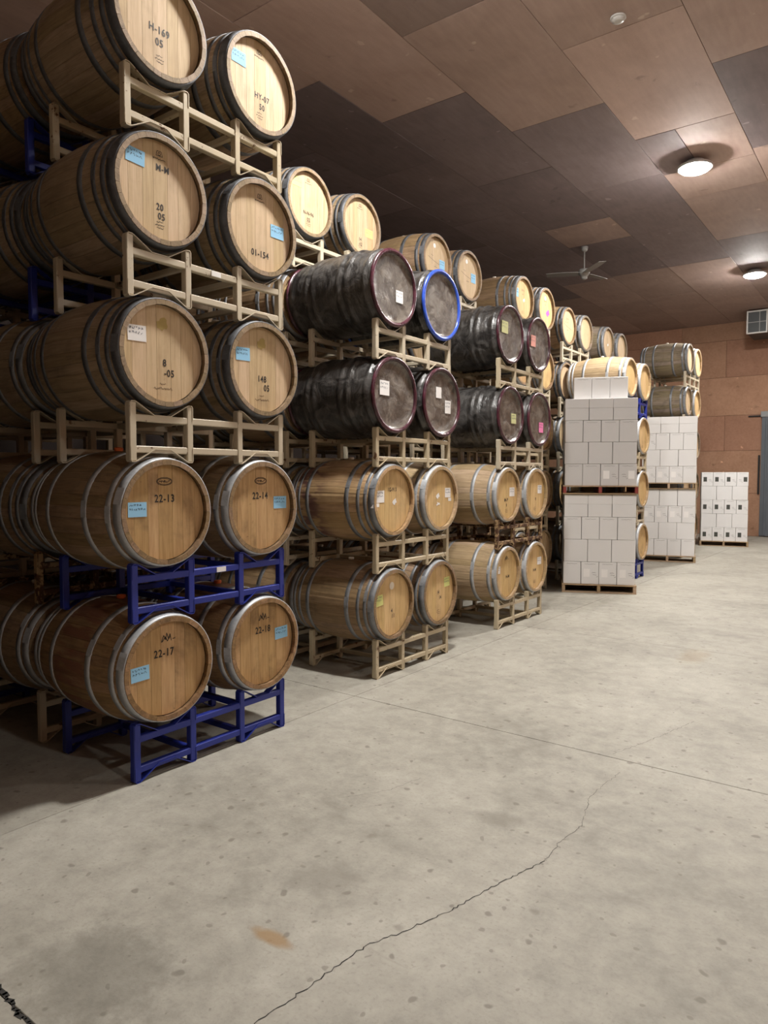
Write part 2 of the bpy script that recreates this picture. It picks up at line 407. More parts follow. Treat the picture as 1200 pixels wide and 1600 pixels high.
for pts, wd, sd in (([(1.74, -1.0), (1.78, -0.78), (1.83, -0.28), (1.90, -0.12), (1.96, 0.05), (2.02, 0.30), (2.11, 0.62)], 0.0042, 1),
                    ([(2.11, 0.62), (2.10, 0.80), (2.12, 1.02), (2.04, 1.35), (2.07, 1.75)], 0.0022, 2),
                    ([(0.93, -1.17), (1.10, -1.19), (1.30, -1.21), (1.5, -1.2)], 0.016, 3),
                    ([(1.95, 2.0), (2.10, 2.5), (2.2, 2.9)], 0.002, 4), ([(1.0, 0.55), (1.15, 0.78), (1.2, 1.0)], 0.0015, 5)):
    ob('crack', crack(pts, wd, sd).mesh('crack', MAT['joint']), floor)

# ------------------------------------------------------------------ setting: walls, ceiling
W = (XW0 + XW1) / 2; D_ = (YW0 + YW1) / 2
ceiling = ob('ceiling', MB().box(W, D_, CEIL + 0.09, XW1 - XW0 + .4, YW1 - YW0 + .4, 0.12).mesh('ceiling', MAT['ply_dark']), kind='structure')
wl = ob('wall_left', MB().box(XW0 - 0.1, D_, CEIL / 2, 0.2, YW1 - YW0 + .4, CEIL).mesh('wall_left', MAT['ply_black']), kind='structure')
wr = ob('wall_right', MB().box(XW1 + 0.1, D_, CEIL / 2, 0.2, YW1 - YW0 + .4, CEIL).mesh('wall_right', MAT['ply_wall']), kind='structure')
wn = ob('wall_near', MB().box(W, YW0 - 0.1, CEIL / 2, XW1 - XW0, 0.2, CEIL).mesh('wall_near', MAT['ply_wall']), kind='structure')
wf = ob('wall_far', MB().box(W, YW1 + 0.1, CEIL / 2, XW1 - XW0, 0.2, CEIL).mesh('wall_far', MAT['joint']), kind='structure')
PX = [-2.1 + 1.2 * k for k in range(-5, 10)]
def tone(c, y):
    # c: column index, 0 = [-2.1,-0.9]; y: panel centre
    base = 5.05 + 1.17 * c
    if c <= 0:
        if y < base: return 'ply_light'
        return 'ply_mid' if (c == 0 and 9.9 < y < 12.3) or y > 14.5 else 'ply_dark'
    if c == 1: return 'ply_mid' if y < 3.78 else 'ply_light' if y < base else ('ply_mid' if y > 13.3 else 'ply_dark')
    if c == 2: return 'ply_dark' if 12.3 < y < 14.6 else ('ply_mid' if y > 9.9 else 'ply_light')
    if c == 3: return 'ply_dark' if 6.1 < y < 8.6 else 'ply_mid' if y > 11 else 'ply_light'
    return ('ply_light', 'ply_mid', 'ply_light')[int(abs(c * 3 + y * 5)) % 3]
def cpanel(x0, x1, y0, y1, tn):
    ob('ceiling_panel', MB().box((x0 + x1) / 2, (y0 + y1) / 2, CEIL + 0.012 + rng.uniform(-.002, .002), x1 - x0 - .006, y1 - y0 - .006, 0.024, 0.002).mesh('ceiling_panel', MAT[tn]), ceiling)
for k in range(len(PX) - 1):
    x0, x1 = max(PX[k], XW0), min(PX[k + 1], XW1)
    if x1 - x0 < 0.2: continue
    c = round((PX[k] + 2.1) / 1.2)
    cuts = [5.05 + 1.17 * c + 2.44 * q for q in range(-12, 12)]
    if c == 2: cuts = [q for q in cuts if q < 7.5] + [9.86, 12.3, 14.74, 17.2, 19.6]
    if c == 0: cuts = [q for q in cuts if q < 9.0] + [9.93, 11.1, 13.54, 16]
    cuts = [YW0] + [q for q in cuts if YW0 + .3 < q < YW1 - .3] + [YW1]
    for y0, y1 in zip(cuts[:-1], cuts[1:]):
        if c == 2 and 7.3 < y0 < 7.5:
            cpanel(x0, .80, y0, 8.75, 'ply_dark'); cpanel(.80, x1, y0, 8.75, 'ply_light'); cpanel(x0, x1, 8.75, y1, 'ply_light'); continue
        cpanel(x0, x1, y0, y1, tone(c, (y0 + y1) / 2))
zs = [0, 1.22, 2.44, 3.45, 4.55, 5.6, CEIL]
for j in range(len(zs) - 1):
    off = (j % 2) * 1.22
    xx = [XW0] + [q for q in (-5.9 + off + 2.44 * k for k in range(8)) if XW0 + .2 < q < XW1 - .2] + [XW1]
    for x0, x1 in zip(xx[:-1], xx[1:]):
        ob('wall_panel', MB().box((x0 + x1) / 2, YW1 - 0.01 + rng.uniform(0, .004), (zs[j] + zs[j + 1]) / 2, x1 - x0 - .006, .024, zs[j + 1] - zs[j] - .006, .002).mesh('wall_panel', MAT['ply_wall' if (j in (0, 1, 3) or rng.random() < .35) else 'ply_wall_dark']), wf)
# sliding steel door on the far wall
d1 = ob('door_1', MB().box(1.9, YW1 - 0.075, 1.70, 3.9, 0.05, 3.36, .006).mesh('door_1', MAT['door']), kind='structure')
for k in range(14):
    ob('door_rib', MB().box(0.08 + k * 0.28, YW1 - 0.115, 1.70, 0.05, 0.03, 3.34, .008).mesh('door_rib', MAT['door']), d1)
ob('door_header', MB().box(1.9, YW1 - 0.09, 3.44, 3.95, 0.10, 0.16, .01).mesh('door_header', MAT['door_rail']), d1)
ob('door_track', MB().box(1.6, YW1 - 0.05, 3.40, 4.0, 0.04, 0.035, .005).mesh('door_track', MAT['black']), d1)
ob('door_pull', MB().box(-0.10, YW1 - 0.05, 1.75, 0.05, 0.05, 1.1, .01).mesh('door_pull', MAT['black']), d1)

# hanging ventilation unit at far wall
vu = thing('ventilation_unit', 'white framed ventilation box with dark grille hung under the ceiling at the far wall', 'vent', (-0.02, 18.75, 5.76))
VW, VH = 0.50, 0.60
ob('housing', MB().box(0, 0.55, 0.0, VW - .02, 1.05, VH - .02, .01).mesh('housing', MAT['grille']), vu)  # dark finish stands in for the shadow under the box
for nm, b in (('frame_bar', (0, 0, VH / 2 - .018, VW, .05, .036)), ('frame_bar', (0, 0, -VH / 2 + .018, VW, .05, .036)), ('frame_bar', (-VW / 2 + .018, 0, 0, .036, .05, VH - .074)), ('frame_bar', (VW / 2 - .018, 0, 0, .036, .05, VH - .074))):
    ob(nm, MB().box(*b, .004).mesh(nm, MAT['white_metal']), vu)
ob('grille', MB().box(0, 0.005, 0, VW - .07, .012, VH - .07).mesh('grille', MAT['grille']), vu)
ob('grille_bar', MB().box(0.06, -0.006, 0, .014, .012, VH - .072).mesh('grille_bar', MAT['grey_metal']), vu)
ob('grille_bar', MB().box(0, -0.006, 0.0, VW - .072, .011, .014).mesh('grille_bar', MAT['grey_metal']), vu)
for k in (-1, 1):
    ob('hanger', MB().box(k * .18, .55, VH / 2 + .02, .03, .03, .06).mesh('hanger', MAT['grey_metal']), vu)

# ------------------------------------------------------------------ lamps
hous = MB().lathe_z([(0.075, 0.088), (0.12, 0.085), (0.17, 0.035), (0.225, 0.02), (0.225, -0.012), (0.208, -0.016)], 40).mesh('housing', MAT['white_metal'], True)
diff = MB().lathe_z([(0.06, -0.066), (0.13, -0.058), (0.18, -0.042), (0.204, -0.020), (0.206, -0.006)], 40).mesh('diffuser', MAT['lamp'], True)
lens_rim = MB().lathe_z([(0.207, -0.002), (0.230, -0.002), (0.230, -0.014), (0.207, -0.014), (0.207, -0.002)], 40, capped=False).mesh('rim', MAT['grey_metal'], True)
LAMP_LBL = ['round white high-bay ceiling lamp nearer the camera, lit', 'round white high-bay ceiling lamp close to the far wall, lit',
            'high-bay ceiling lamp above the nearest barrel stack',
            'first added unseen fill lamp along the right side', 'second added unseen fill lamp along the right side',
            'third added unseen fill lamp along the right side', 'fourth added unseen fill lamp along the right side']
for (x, y), lb in zip(LAMPS, LAMP_LBL):
    l = thing('ceiling_or_fill_lamp', lb, 'lamp', (x, y, LAMP_Z - 0.02), group='high-bay lamps on the ceiling and added fill lamps')
    ob('housing', hous, l); ob('diffuser', diff, l, mat=MAT['lamp_fill' if x > 4 or y < 0 else 'lamp']); ob('rim', lens_rim, l)

sd_ = thing('smoke_detector', 'small white round detector on the ceiling above the aisle', 'detector', (0.95, 4.76, CEIL - 0.002))
ob('base', MB().lathe_z([(0.075, 0), (0.075, -0.012), (0.07, -0.016)][::-1], 28).mesh('base', MAT['white_metal'], False), sd_)
ob('cover', MB().lathe_z([(0.062, -0.014), (0.058, -0.034), (0.03, -0.042)][::-1], 28).mesh('cover', MAT['white_metal'], True), sd_)

# ceiling fan
fan = thing('ceiling_fan', 'grey three-blade ceiling fan hanging over the barrel stacks', 'fan', (-1.83, 11.2, CEIL))
ob('canopy', MB().lathe_z([(0.03, -0.09), (0.055, -0.07), (0.07, -0.0)], 20).mesh('canopy', MAT['grey_metal'], True), fan)
ob('rod', MB().lathe_z([(0.012, -0.42), (0.012, -0.08)], 10).mesh('rod', MAT['grey_metal']), fan)
mo = ob('motor', MB().lathe_z([(0.03, -0.62), (0.06, -0.60), (0.065, -0.56), (0.10, -0.52), (0.115, -0.47), (0.10, -0.43), (0.03, -0.41)], 24).mesh('motor', MAT['grey_metal'], True), fan)
bl = MB()
for i in range(7):
    u = i / 6; x = 0.09 + 0.62 * u; wd_ = 0.075 + 0.02 * math.sin(u * 3.1); zz = -0.50 + 0.02 * u
    for s_, (dy, dz) in enumerate(((-1, -0.14), (1, 0.14))):
        for th in (-.004, .004): bl.v.append((x, dy * wd_, zz + dz * wd_ + th))
for i in range(6):
    a = i * 4; b = a + 4
    bl.f += [(a, b, b + 2, a + 2), (a + 1, a + 3, b + 3, b + 1), (a, a + 1, b + 1, b), (a + 2, b + 2, b + 3, a + 3)]
bl.f += [(0, 2, 3, 1), (24, 25, 27, 26)]
blm = bl.mesh('blade', MAT['grey_metal'])
for a in (78, 198, 318):
    b_ = ob('blade', blm, fan, rot=(0, 0, R(a)))
    ob('blade_iron', MB().box(0.11, 0, -0.495, 0.12, 0.03, 0.012, .002).mesh('blade_iron', MAT['grey_metal']), b_)

# ------------------------------------------------------------------ barrel meshes
BL, RR, RB = 0.95, 0.296, 0.350
def rad(x): return RR + (RB - RR) * (1 - (2 * x / BL) ** 2)
_w = [rng.uniform(0.75, 1.3) for _ in range(28)]; _s = sum(_w)
STAVE_A = []; _a = 0
for q in _w:
    STAVE_A.append((_a, _a + q / _s * 2 * math.pi)); _a += q / _s * 2 * math.pi
def stave_geo(a0, a1, ns=11):
    g = 0.0022; v = []; f = []
    xs_ = [-BL / 2 + BL * i / (ns - 1) for i in range(ns)]
    for i, x in enumerate(xs_):
        ro = rad(x) - (0.004 if i in (0, ns - 1) else 0); ri = ro - 0.026
        for (r, a) in ((ro - .0014, a0 + g), (ro, a0 + (a1 - a0) * .22), (ro, a0 + (a1 - a0) * .78), (ro - .0014, a1 - g), (ri, a1 - g), (ri, a0 + g)):
            v.append((x, r * math.cos(a), r * math.sin(a)))
    for i in range(ns - 1):
        for q in range(6):
            p = (q + 1) % 6
            f.append((i * 6 + q, i * 6 + p, i * 6 + 6 + p, i * 6 + 6 + q))
    f.append((0, 1, 2, 3, 4, 5)[::-1]); f.append(tuple(6 * (ns - 1) + q for q in range(6)))
    return v, f
for_st = [stave_geo(a, b) for a, b in STAVE_A]
STAVE = [new_mesh('stave', v, f, MAT['stave_pale']) for v, f in for_st]
def shell():
    m = MB(); r_ = []
    for a, b in STAVE_A:
        v, f = stave_geo(a, b, 9); m.add(v, f); r_ += [rng.random()] * len(f)
    return m.mesh('stave_shell', MAT['stave_pale'], False, r_)
SHELL = shell()
HR = 0.268; HX = BL / 2 - 0.034
def board_geo(y0, y1, x0, th=0.018):
    n = 5; P = []
    for i in range(n + 1):
        y = y0 + (y1 - y0) * i / n; P.append((y, math.sqrt(max(0, HR ** 2 - y ** 2))))
    poly = [(y, z) for y, z in P] + [(y, -z) for y, z in P[::-1]]
    # merge coincident tips
    q = []
    for p in poly:
        if not q or math.hypot(p[0] - q[-1][0], p[1] - q[-1][1]) > 1e-4: q.append(p)
    if math.hypot(q[0][0] - q[-1][0], q[0][1] - q[-1][1]) < 1e-4: q.pop()
    k = len(q)
    v = [(x0, a, b) for a, b in q] + [(x0 - th, a, b) for a, b in q]
    f = [tuple(range(k))[::-1], tuple(range(k, 2 * k))]
    f += [(i, (i + 1) % k, k + (i + 1) % k, k + i) for i in range(k)]
    return v, f
_bw = [0.95, 1.15, 0.85, 1.2, 0.9, 1.1, 0.8]; _t = sum(_bw); BY = []; _y = -HR
for q in _bw:
    y2 = _y + q / _t * 2 * HR; BY.append((_y + .0007, y2 - .0007)); _y = y2
BOARD = [new_mesh('head_board', *board_geo(a, b, HX), MAT['head_pale']) for a, b in BY]
def headmesh(sign=1):
    m = MB(); r_ = []
    for a, b in BY:
        v, f = board_geo(a, b, HX)
        m.add([(x * sign, y, z) for x, y, z in v], f if sign > 0 else [q[::-1] for q in f]); r_ += [rng.random()] * len(f)
    return m.mesh('head', MAT['head_pale'], False, r_)
HEAD = headmesh(1); HEADB = headmesh(-1)
BACK = MB().lathe_x([(HX - 0.012, 0.0001), (HX - 0.012, HR + .003), (HX - 0.017, HR + .003), (HX - 0.017, 0.0001)], 36).mesh('head', MAT['backing'])
def hoop_mesh(d0, d1, n=48):
    x0, x1 = BL / 2 - d0, BL / 2 - d1
    t = 0.0028
    r0, r1 = rad(x0), rad(x1)
    if d0 == 0: x0 -= 0.004
    m = MB()
    m.lathe_x([(x0, r0 - .004), (x0, r0 + t), (x1, r1 + t), (x1, r1 - .004)], n)
    # overlapped end with two rivets
    a0 = 2.72; da = 0.09 / r0
    for i in range(4):
        a, b = a0 + da * i / 4, a0 + da * (i + 1) / 4
        m.add([(x, (r + t + .0018) * math.cos(q), (r + t + .0018) * math.sin(q)) for q in (a, b) for x, r in ((x0 - .001, r0), (x1 + .001, r1))], [(0, 1, 3, 2)])
    for a in (a0 + .08, a0 + .2):
        xm = (x0 + x1) / 2 + (.006 if a > a0 + .1 else -.006); rm = (r0 + r1) / 2 + t + .001
        ring = []
        for i in range(7):
            b = 2 * math.pi * i / 7; ring.append((xm + .005 * math.cos(b), rm * math.cos(a + .005 / rm * math.sin(b)), rm * math.sin(a + .005 / rm * math.sin(b))))
        top = (xm, (rm + .004) * math.cos(a), (rm + .004) * math.sin(a))
        m.add(ring + [top], [(i, (i + 1) % 7, 7) for i in range(7)])
    return m.mesh('hoop', MAT['hoop_dark'], True)
SET6 = [hoop_mesh(0, .054), hoop_mesh(.076, .112), hoop_mesh(.262, .304)]
SET8 = [hoop_mesh(0, .056), hoop_mesh(.070, .098), hoop_mesh(.136, .164), hoop_mesh(.238, .278)]
BUNG = MB().lathe_z([(0.020, RB - .012), (0.027, RB + .012), (0.024, RB + .020), (0.010, RB + .022)], 14).mesh('bung', MAT['bung_orange'], True)
# plastic-wrapped barrel
def wrap_mesh():
    prof = []
    bands = [(.055, .10), (.235, .27), (.315, .35)]
    N = 60
    for i in range(N + 1):
        x = -BL / 2 + 0.004 + (BL - 0.008) * i / N
        r = 0.316 + (rad(x) - 0.316) * 0.75; d = BL / 2 - abs(x)
        for a, b in bands:
            c = (a + b) / 2; r += 0.013 * math.exp(-((d - c) / 0.020) ** 4)
        prof.append((x, r))
    m = MB(); n = 56; k = len(prof)
    rr = random.Random(3); ph = [rr.uniform(0, 6.28) for _ in range(6)]
    for i in range(n):
        a = 2 * math.pi * i / n
        for x, r in prof:
            wv = 0.0022 * math.sin(5 * a + ph[0] + 7 * x) + 0.0016 * math.sin(9 * a + 13 * x + ph[1]) + 0.0014 * math.sin(23 * x + 3 * a + ph[2])
            m.v.append((x, (r + wv) * math.cos(a), (r + wv) * math.sin(a)))
    for i in range(n):
        j = (i + 1) % n
        for q in range(k - 1): m.f.append((i * k + q, j * k + q, j * k + q + 1, i * k + q + 1))
    return m.mesh('film_body', MAT['film_black'], True)
WRAP = wrap_mesh()
RIM = MB().lathe_x([(.016 * math.cos(q) + BL / 2 - .008, RR + .004 + .019 * math.sin(q)) for q in [2 * math.pi * k / 10 for k in range(10)]], 48).mesh('rim_band', MAT['rim_maroon'], True)
def filmhead(sign=1):
    v = [(sign * (HX + .004), 0, 0)]; f = []; n = 40; rings = [.06, .13, .2, .25, .272, .284]
    for ri, r in enumerate(rings):
        for i in range(n):
            a = 2 * math.pi * i / n
            dx = 0.004 * math.sin(3 * a + ri) * (r / .28) + (0.022 if ri == 5 else 0.008 if ri == 4 else 0)
            v.append((sign * (HX + .004 + dx), r * math.cos(a), r * math.sin(a)))
    for i in range(n): f.append((0, 1 + i, 1 + (i + 1) % n))
    for ri in range(len(rings) - 1):
        for i in range(n):
            j = (i + 1) % n; a = 1 + ri * n
            f.append((a + i, a + n + i, a + n + j, a + j))
    if sign < 0: f = [q[::-1] for q in f]
    return new_mesh('film_head', v, f, MAT['film_head'], True)
FHEAD = filmhead(1); FHEADB = filmhead(-1)

# paper, scribbles, marks
_pm = {}
def paper_mesh(w_, h_):
    k = (w_, h_)
    if k not in _pm: _pm[k] = MB().box(0.0006, 0, 0, .0012, w_, h_).mesh('paper_label', MAT['paper_blue'])
    return _pm[k]
_sc = {}
def scribble(w_, h_, lines, seed):
    k = (w_, h_, lines, seed)
    if k in _sc: return _sc[k]
    r = random.Random(seed); st = []
    for li in range(lines):
        z = h_ * (0.30 - 0.27 * li); y = -w_ * 0.42; end = w_ * r.uniform(0.2, 0.42)
        while y < end:
            n = r.randint(4, 8); p = []
            for q in range(n):
                p.append((y, z + r.uniform(-1, 1) * h_ * 0.085)); y += w_ * r.uniform(0.012, 0.03)
                if y > w_ * .45: break
            if len(p) > 1: st.append(p)
            y += w_ * 0.035
    _sc[k] = ribbon(st, 0.0022, 0.0016).mesh('handwriting', MAT['pen'])
    return _sc[k]
def ell(cy, cz, ry, rz, n=20, a0=0, a1=2 * math.pi): return [(cy + ry * math.cos(a0 + (a1 - a0) * i / n), cz + rz * math.sin(a0 + (a1 - a0) * i / n)) for i in range(n + 1)]
def fuzz(y0, y1, z, h, seed, step=0.006):
    r = random.Random(seed); p = []; y = y0
    while y < y1: p.append((y, z + r.uniform(-h, h))); y += step * r.uniform(.6, 1.3)
    return [p]
MARKS = {
    'oval': ribbon([ell(0, .172, .052, .022), ell(0, .172, .046, .017)] + fuzz(-.036, .036, .172, .007, 1, .004), .003, HX + .001),
    'crown': ribbon([[(-.035, .15), (-.02, .185), (-.008, .16), (0, .196), (.012, .16), (.022, .188), (.03, .15)], [(-.03, .15), (-.01, .175), (.004, .15), (.02, .172)], [(.04, .158), (.055, .158)]], .0045, HX + .001),
    'crest': ribbon([[(-.02, .19), (-.014, .215), (.014, .215), (.02, .19), (-.02, .19)], ell(0, .2, .008, .008, 8)] + fuzz(-.042, .042, .172, .004, 2, .004), .0032, HX + .001),
    'small': ribbon(fuzz(-.022, .022, -.165, .004, 3, .004) + fuzz(-.03, .03, -.182, .004, 4, .004) + fuzz(-.02, .024, -.197, .003, 5, .004), .0026, HX + .001),
    'wide': ribbon(fuzz(-.02, .022, -.165, .006, 6, .005) + fuzz(-.06, .06, -.19, .007, 7, .005), .003, HX + .001),
    'line': ribbon([[(-.16, .03), (-.05, -.0), (.16, -.035)], [(-.1, .06), (-.06, .05)]] + fuzz(-.03, .03, -.06, .006, 8, .005), .0035, HX + .001),
    'stripe': ribbon(fuzz(-.05, .05, .12, .02, 9, .007) + fuzz(-.03, .03, .06, .012, 10, .006), .003, HX + .001),
}
MARKM = {k: v.mesh('brand_mark', MAT['ink_soft'] if k in ('wide', 'stripe') else MAT['ink']) for k, v in MARKS.items()}
def disc_mesh(r, n=20, irregular=0.0, seed=0):
    q = random.Random(seed); v = [(0.0012, 0, 0)]; f = []
    for i in range(n):
        a = 2 * math.pi * i / n; k = r * (1 + q.uniform(-irregular, irregular)); v.append((0.0012, k * math.cos(a), k * math.sin(a)))
    return new_mesh('sticker', v, [(0, 1 + i, 1 + (i + 1) % n) for i in range(n)], MAT['chalk'])
DOT = disc_mesh(.026); RAG = disc_mesh(.028, 11, .55, 4); KNOT = disc_mesh(.034, 14, .35, 6); RAG2 = disc_mesh(.02, 9, .6, 9)

# ------------------------------------------------------------------ barrel builder
ORD = {1: 'bottom row', 2: 'second row up', 3: 'third row up', 4: 'fourth row up', 5: 'top row'}
STK = {0: 'off-frame stack', 1: 'nearest stack', 2: 'second stack', 3: 'third stack', 4: 'fourth stack', 5: 'fifth stack', 6: 'sixth stack', 7: 'farthest stack'}
CLN = {1: 'front column', 2: 'middle column', 3: 'rear column'}
SIDE = {0: 'left', 1: 'right'}
sk = [0]
def add_paper(root, y, z, w_, h_, col, rot=0, lines=2):
    sk[0] += 1
    p = ob('paper_label', paper_mesh(w_, h_), root, (HX + .001, y, z), (R(rot), 0, 0), mat=MAT['paper_' + col], label={'blue': 'pale blue', 'olive': 'pale green'}.get(col, col) + ' paper label')
    if lines: ob('handwriting', scribble(w_, h_, lines, sk[0] % 6), p)
    return p
def add_text(root, y, z, txt, size, rot=0):
    ob('stencil_number', text_mesh(txt, size), root, (HX + .0012, y, z), (R(rot), 0, 0), mat=MAT['ink'], label='black stencilled ' + txt)

STY = {'pale': ('stave_pale', 'hoop_dark', 'head_pale', SET8), 'pale6': ('stave_pale', 'hoop_mid', 'head_pale', SET6),
       'brown': ('stave_brown', 'hoop_galv', 'head_brown', SET6), 'red': ('stave_red', 'hoop_galv', 'head_brown', SET6),
       'brownmid': ('stave_brown', 'hoop_mid', 'head_gold', SET8), 'fresh': ('stave_fresh', 'hoop_galv', 'head_gold', SET6),
       'freshmid': ('stave_fresh', 'hoop_mid', 'head_gold', SET6), 'wine': ('stave_wine', 'hoop_mid', 'head_gold', SET8),
       'grey': ('stave_grey', 'hoop_mid', 'head_pale', SET6), 'tan': ('stave_brown', 'hoop_dark', 'head_pale', SET6)}
def barrel(s, c, r, side, loc, style, staves=False, papers=(), texts=(), marks=(), wrap=None, bung='white', roll=0, yaw=0, desc=None, fronthead=True):
    grp = f'barrels in the {STK[s]}'
    place = f'{ORD[r]}, {STK[s]}, {CLN[c]}'
    if wrap:
        root = thing('wrapped_barrel', f'{SIDE[side]} black film-wrapped barrel with {wrap} rim, {place}', 'barrel', loc, (0, 0, R(yaw)), grp)
        ob('film_body', WRAP, root, rot=(R(rng.uniform(0, 360)), 0, 0))
        ob('rim_band', RIM, root, mat=MAT['rim_' + wrap])
        ob('rim_band', RIM, root, rot=(0, 0, math.pi), mat=MAT['rim_' + wrap])
        ob('film_head', FHEAD, root); ob('film_head', FHEADB, root)
        for a in papers:
            p = add_paper(root, *a)
            p.location.x += .0075
        return root
    sm, hm, dm, hs = STY[style]
    lab = f'{SIDE[side]} {desc or "oak barrel"}, {place}'
    root = thing('oak_barrel', lab, 'barrel', loc, (0, 0, R(yaw)), grp)
    rr = R(rng.uniform(-180, 180))
    if staves:
        for m in STAVE: ob('stave', m, root, rot=(rr, 0, 0), mat=MAT[sm])
        h = ob('head', BACK, root)
        for m in BOARD: ob('head_board', m, h, mat=MAT[dm])
    else:
        o = ob('stave_shell', SHELL, root, rot=(rr, 0, 0), mat=MAT[sm]); o['kind'] = 'stuff'
        ob('head', HEAD, root, mat=MAT[dm])
    ob('head', HEADB, root, mat=MAT['head_brown'])
    for i, m in enumerate(hs):
        a = R(rng.uniform(-20, 20))
        ob('hoop', m, root, rot=(a, 0, 0), mat=MAT[hm]); ob('hoop', m, root, rot=(-a, 0, math.pi), mat=MAT[hm])
    ob('bung', BUNG, root, mat=MAT['bung_' + bung])
    for a in papers: add_paper(root, *a)
    for a in texts: add_text(root, *a)
    for k in marks:
        if k in MARKM: ob('brand_mark', MARKM[k], root)
        elif k == 'knot': ob('knot', KNOT, root, (HX + .0004, -.005, .165), (R(40), 0, 0), mat=MAT['knot'])
        elif k == 'dot': ob('sticker', DOT, root, (HX + .0006, -.03, .17), mat=MAT['paper_white'])
        elif k == 'chalk': ob('chalk_mark', DOT, root, (HX + .0004, 0, .155), scale=(1, 1.25, 1.25), mat=MAT['chalk'])
        elif k == 'rag':
            ob('torn_label', RAG, root, (HX + .0006, .04, -.005), mat=MAT['paper_white'])
        elif k == 'rag2':
            ob('torn_label', RAG, root, (HX + .0006, -.02, .03), mat=MAT['paper_white']); ob('torn_label', RAG2, root, (HX + .0006, -.02, -.05), scale=(1, 1.6, .8), mat=MAT['paper_white'])
        elif k == 'pinkdot': ob('sticker', RAG, root, (HX + .0006, .10, -.03), scale=(1, 1.9, 1.9), mat=MAT['magenta'])
        elif k == 'barcode': ob('barcode_sticker', MB().box(0, 0, 0, .03, .002, .05).mesh('barcode_sticker', MAT['paper_white']), root, (BL / 2 - .024, -RR - .002, -.03), (R(-5), 0, 0))
    return root

# ------------------------------------------------------------------ rack builder
RW, RD, RH = 1.157, 0.745, 0.33
T_ = 0.042
POSTS = [0.024, 0.400, 0.780, 1.133]
def strap_mesh(y0, y1, top=True):
    """cradle strap between two posts: rounded shoulder, slope, flat in the middle"""
    def P(y, z): return (y, z) if top else (y, RH - z)
    w_ = y1 - y0
    pts = [(y0 - .018, .245), (y0 - .018, .318), (y0 - .010, .330), (y0 + .012, .330), (y0 + .03, .322)]
    pts += [(y0 + w_ * .36, .2605), (y0 + w_ * .64, .2605)]
    pts += [(y1 - .03, .322), (y1 - .012, .330), (y1 + .010, .330), (y1 + .018, .318), (y1 + .018, .245)]
    v = []; f = []; n = len(pts); hw = .024; th = .005
    for i, (y, z) in enumerate(pts):
        a = pts[max(0, i - 1)]; b = pts[min(n - 1, i + 1)]
        dy, dz = b[0] - a[0], b[1] - a[1]; L = math.hypot(dy, dz); ny, nz = dz / L * th, -dy / L * th
        for (yy, zz) in ((y, z), (y + ny, z + nz)):
            py, pz = P(yy, zz)
            v += [(-hw, py, pz), (hw, py, pz)]
    for i in range(n - 1):
        a, b = i * 4, i * 4 + 4
        f += [(a, a + 1, b + 1, b), (a + 2, b + 2, b + 3, a + 3), (a, b, b + 2, a + 2), (a + 1, a + 3, b + 3, b + 1)]
    f += [(0, 2, 3, 1), (n * 4 - 4, n * 4 - 3, n * 4 - 1, n * 4 - 2)]
    if not top: f = [q[::-1] for q in f]
    return new_mesh('cradle_strap', v, f, MAT['cream'])
POSTM = MB().box(0, 0, RH / 2, T_, T_, RH - .012, .004).mesh('post', MAT['cream'])
BARM = MB().box(0, RW / 2, 0, T_ - .004, RW - .05, T_ - .004, .004).mesh('cross_bar', MAT['cream'])
RAILM = MB().box(-RD / 2, 0, 0, RD - T_, T_ - .008, T_ - .008, .004).mesh('side_rail', MAT['cream'])
STRT = [strap_mesh(POSTS[0], POSTS[1]), strap_mesh(POSTS[2], POSTS[3])]
STRB = [strap_mesh(POSTS[0], POSTS[1], False), strap_mesh(POSTS[2], POSTS[3], False)]
TAGM = MB().box(0, 0, 0, .002, .07, .03).mesh('tag', MAT['paper_white'])
def rack(s, c, r, loc, mat, yaw=0, tag=None):
    cn = {'cream': 'cream steel', 'cream_worn': 'worn cream steel', 'rusty': 'heavily rusted', 'blue': 'dark blue steel'}[mat]
    root = thing('barrel_rack', f'{cn} barrel rack under the {ORD[r]}, {STK[s]}, {CLN[c]}', 'rack', loc, (0, 0, R(yaw)), f'racks in the {STK[s]}')
    m = MAT[mat]
    for fx in (-T_ / 2, -RD + T_ / 2):
        for y in POSTS: ob('post', POSTM, root, (fx, y, 0), mat=m)
        ob('cross_bar', BARM, root, (fx, 0, .240), mat=m); ob('cross_bar', BARM, root, (fx, 0, .070), mat=m)
        for q in STRT + STRB: ob('cradle_strap', q, root, (fx, 0, 0), mat=m)
    for y in POSTS[1:3]:
        ob('side_rail', RAILM, root, (0, y, .240), mat=m); ob('side_rail', RAILM, root, (0, y, .070), mat=m)
    if tag is not None: ob('tag', TAGM, root, (.0005, tag, .240))
    return root

# ------------------------------------------------------------------ stacks
PITCH_Z = 0.88
YC = (0.225, 0.965)
FRONT = 0.03       # head plane in front of the rack's front frame
SPEC = {}
def sp(s, c, r, side, **k): SPEC[(s, c, r, side)] = k
B = lambda y, z, rot=0, w_=.115, h_=.08: (y, z, w_, h_, 'blue', rot)
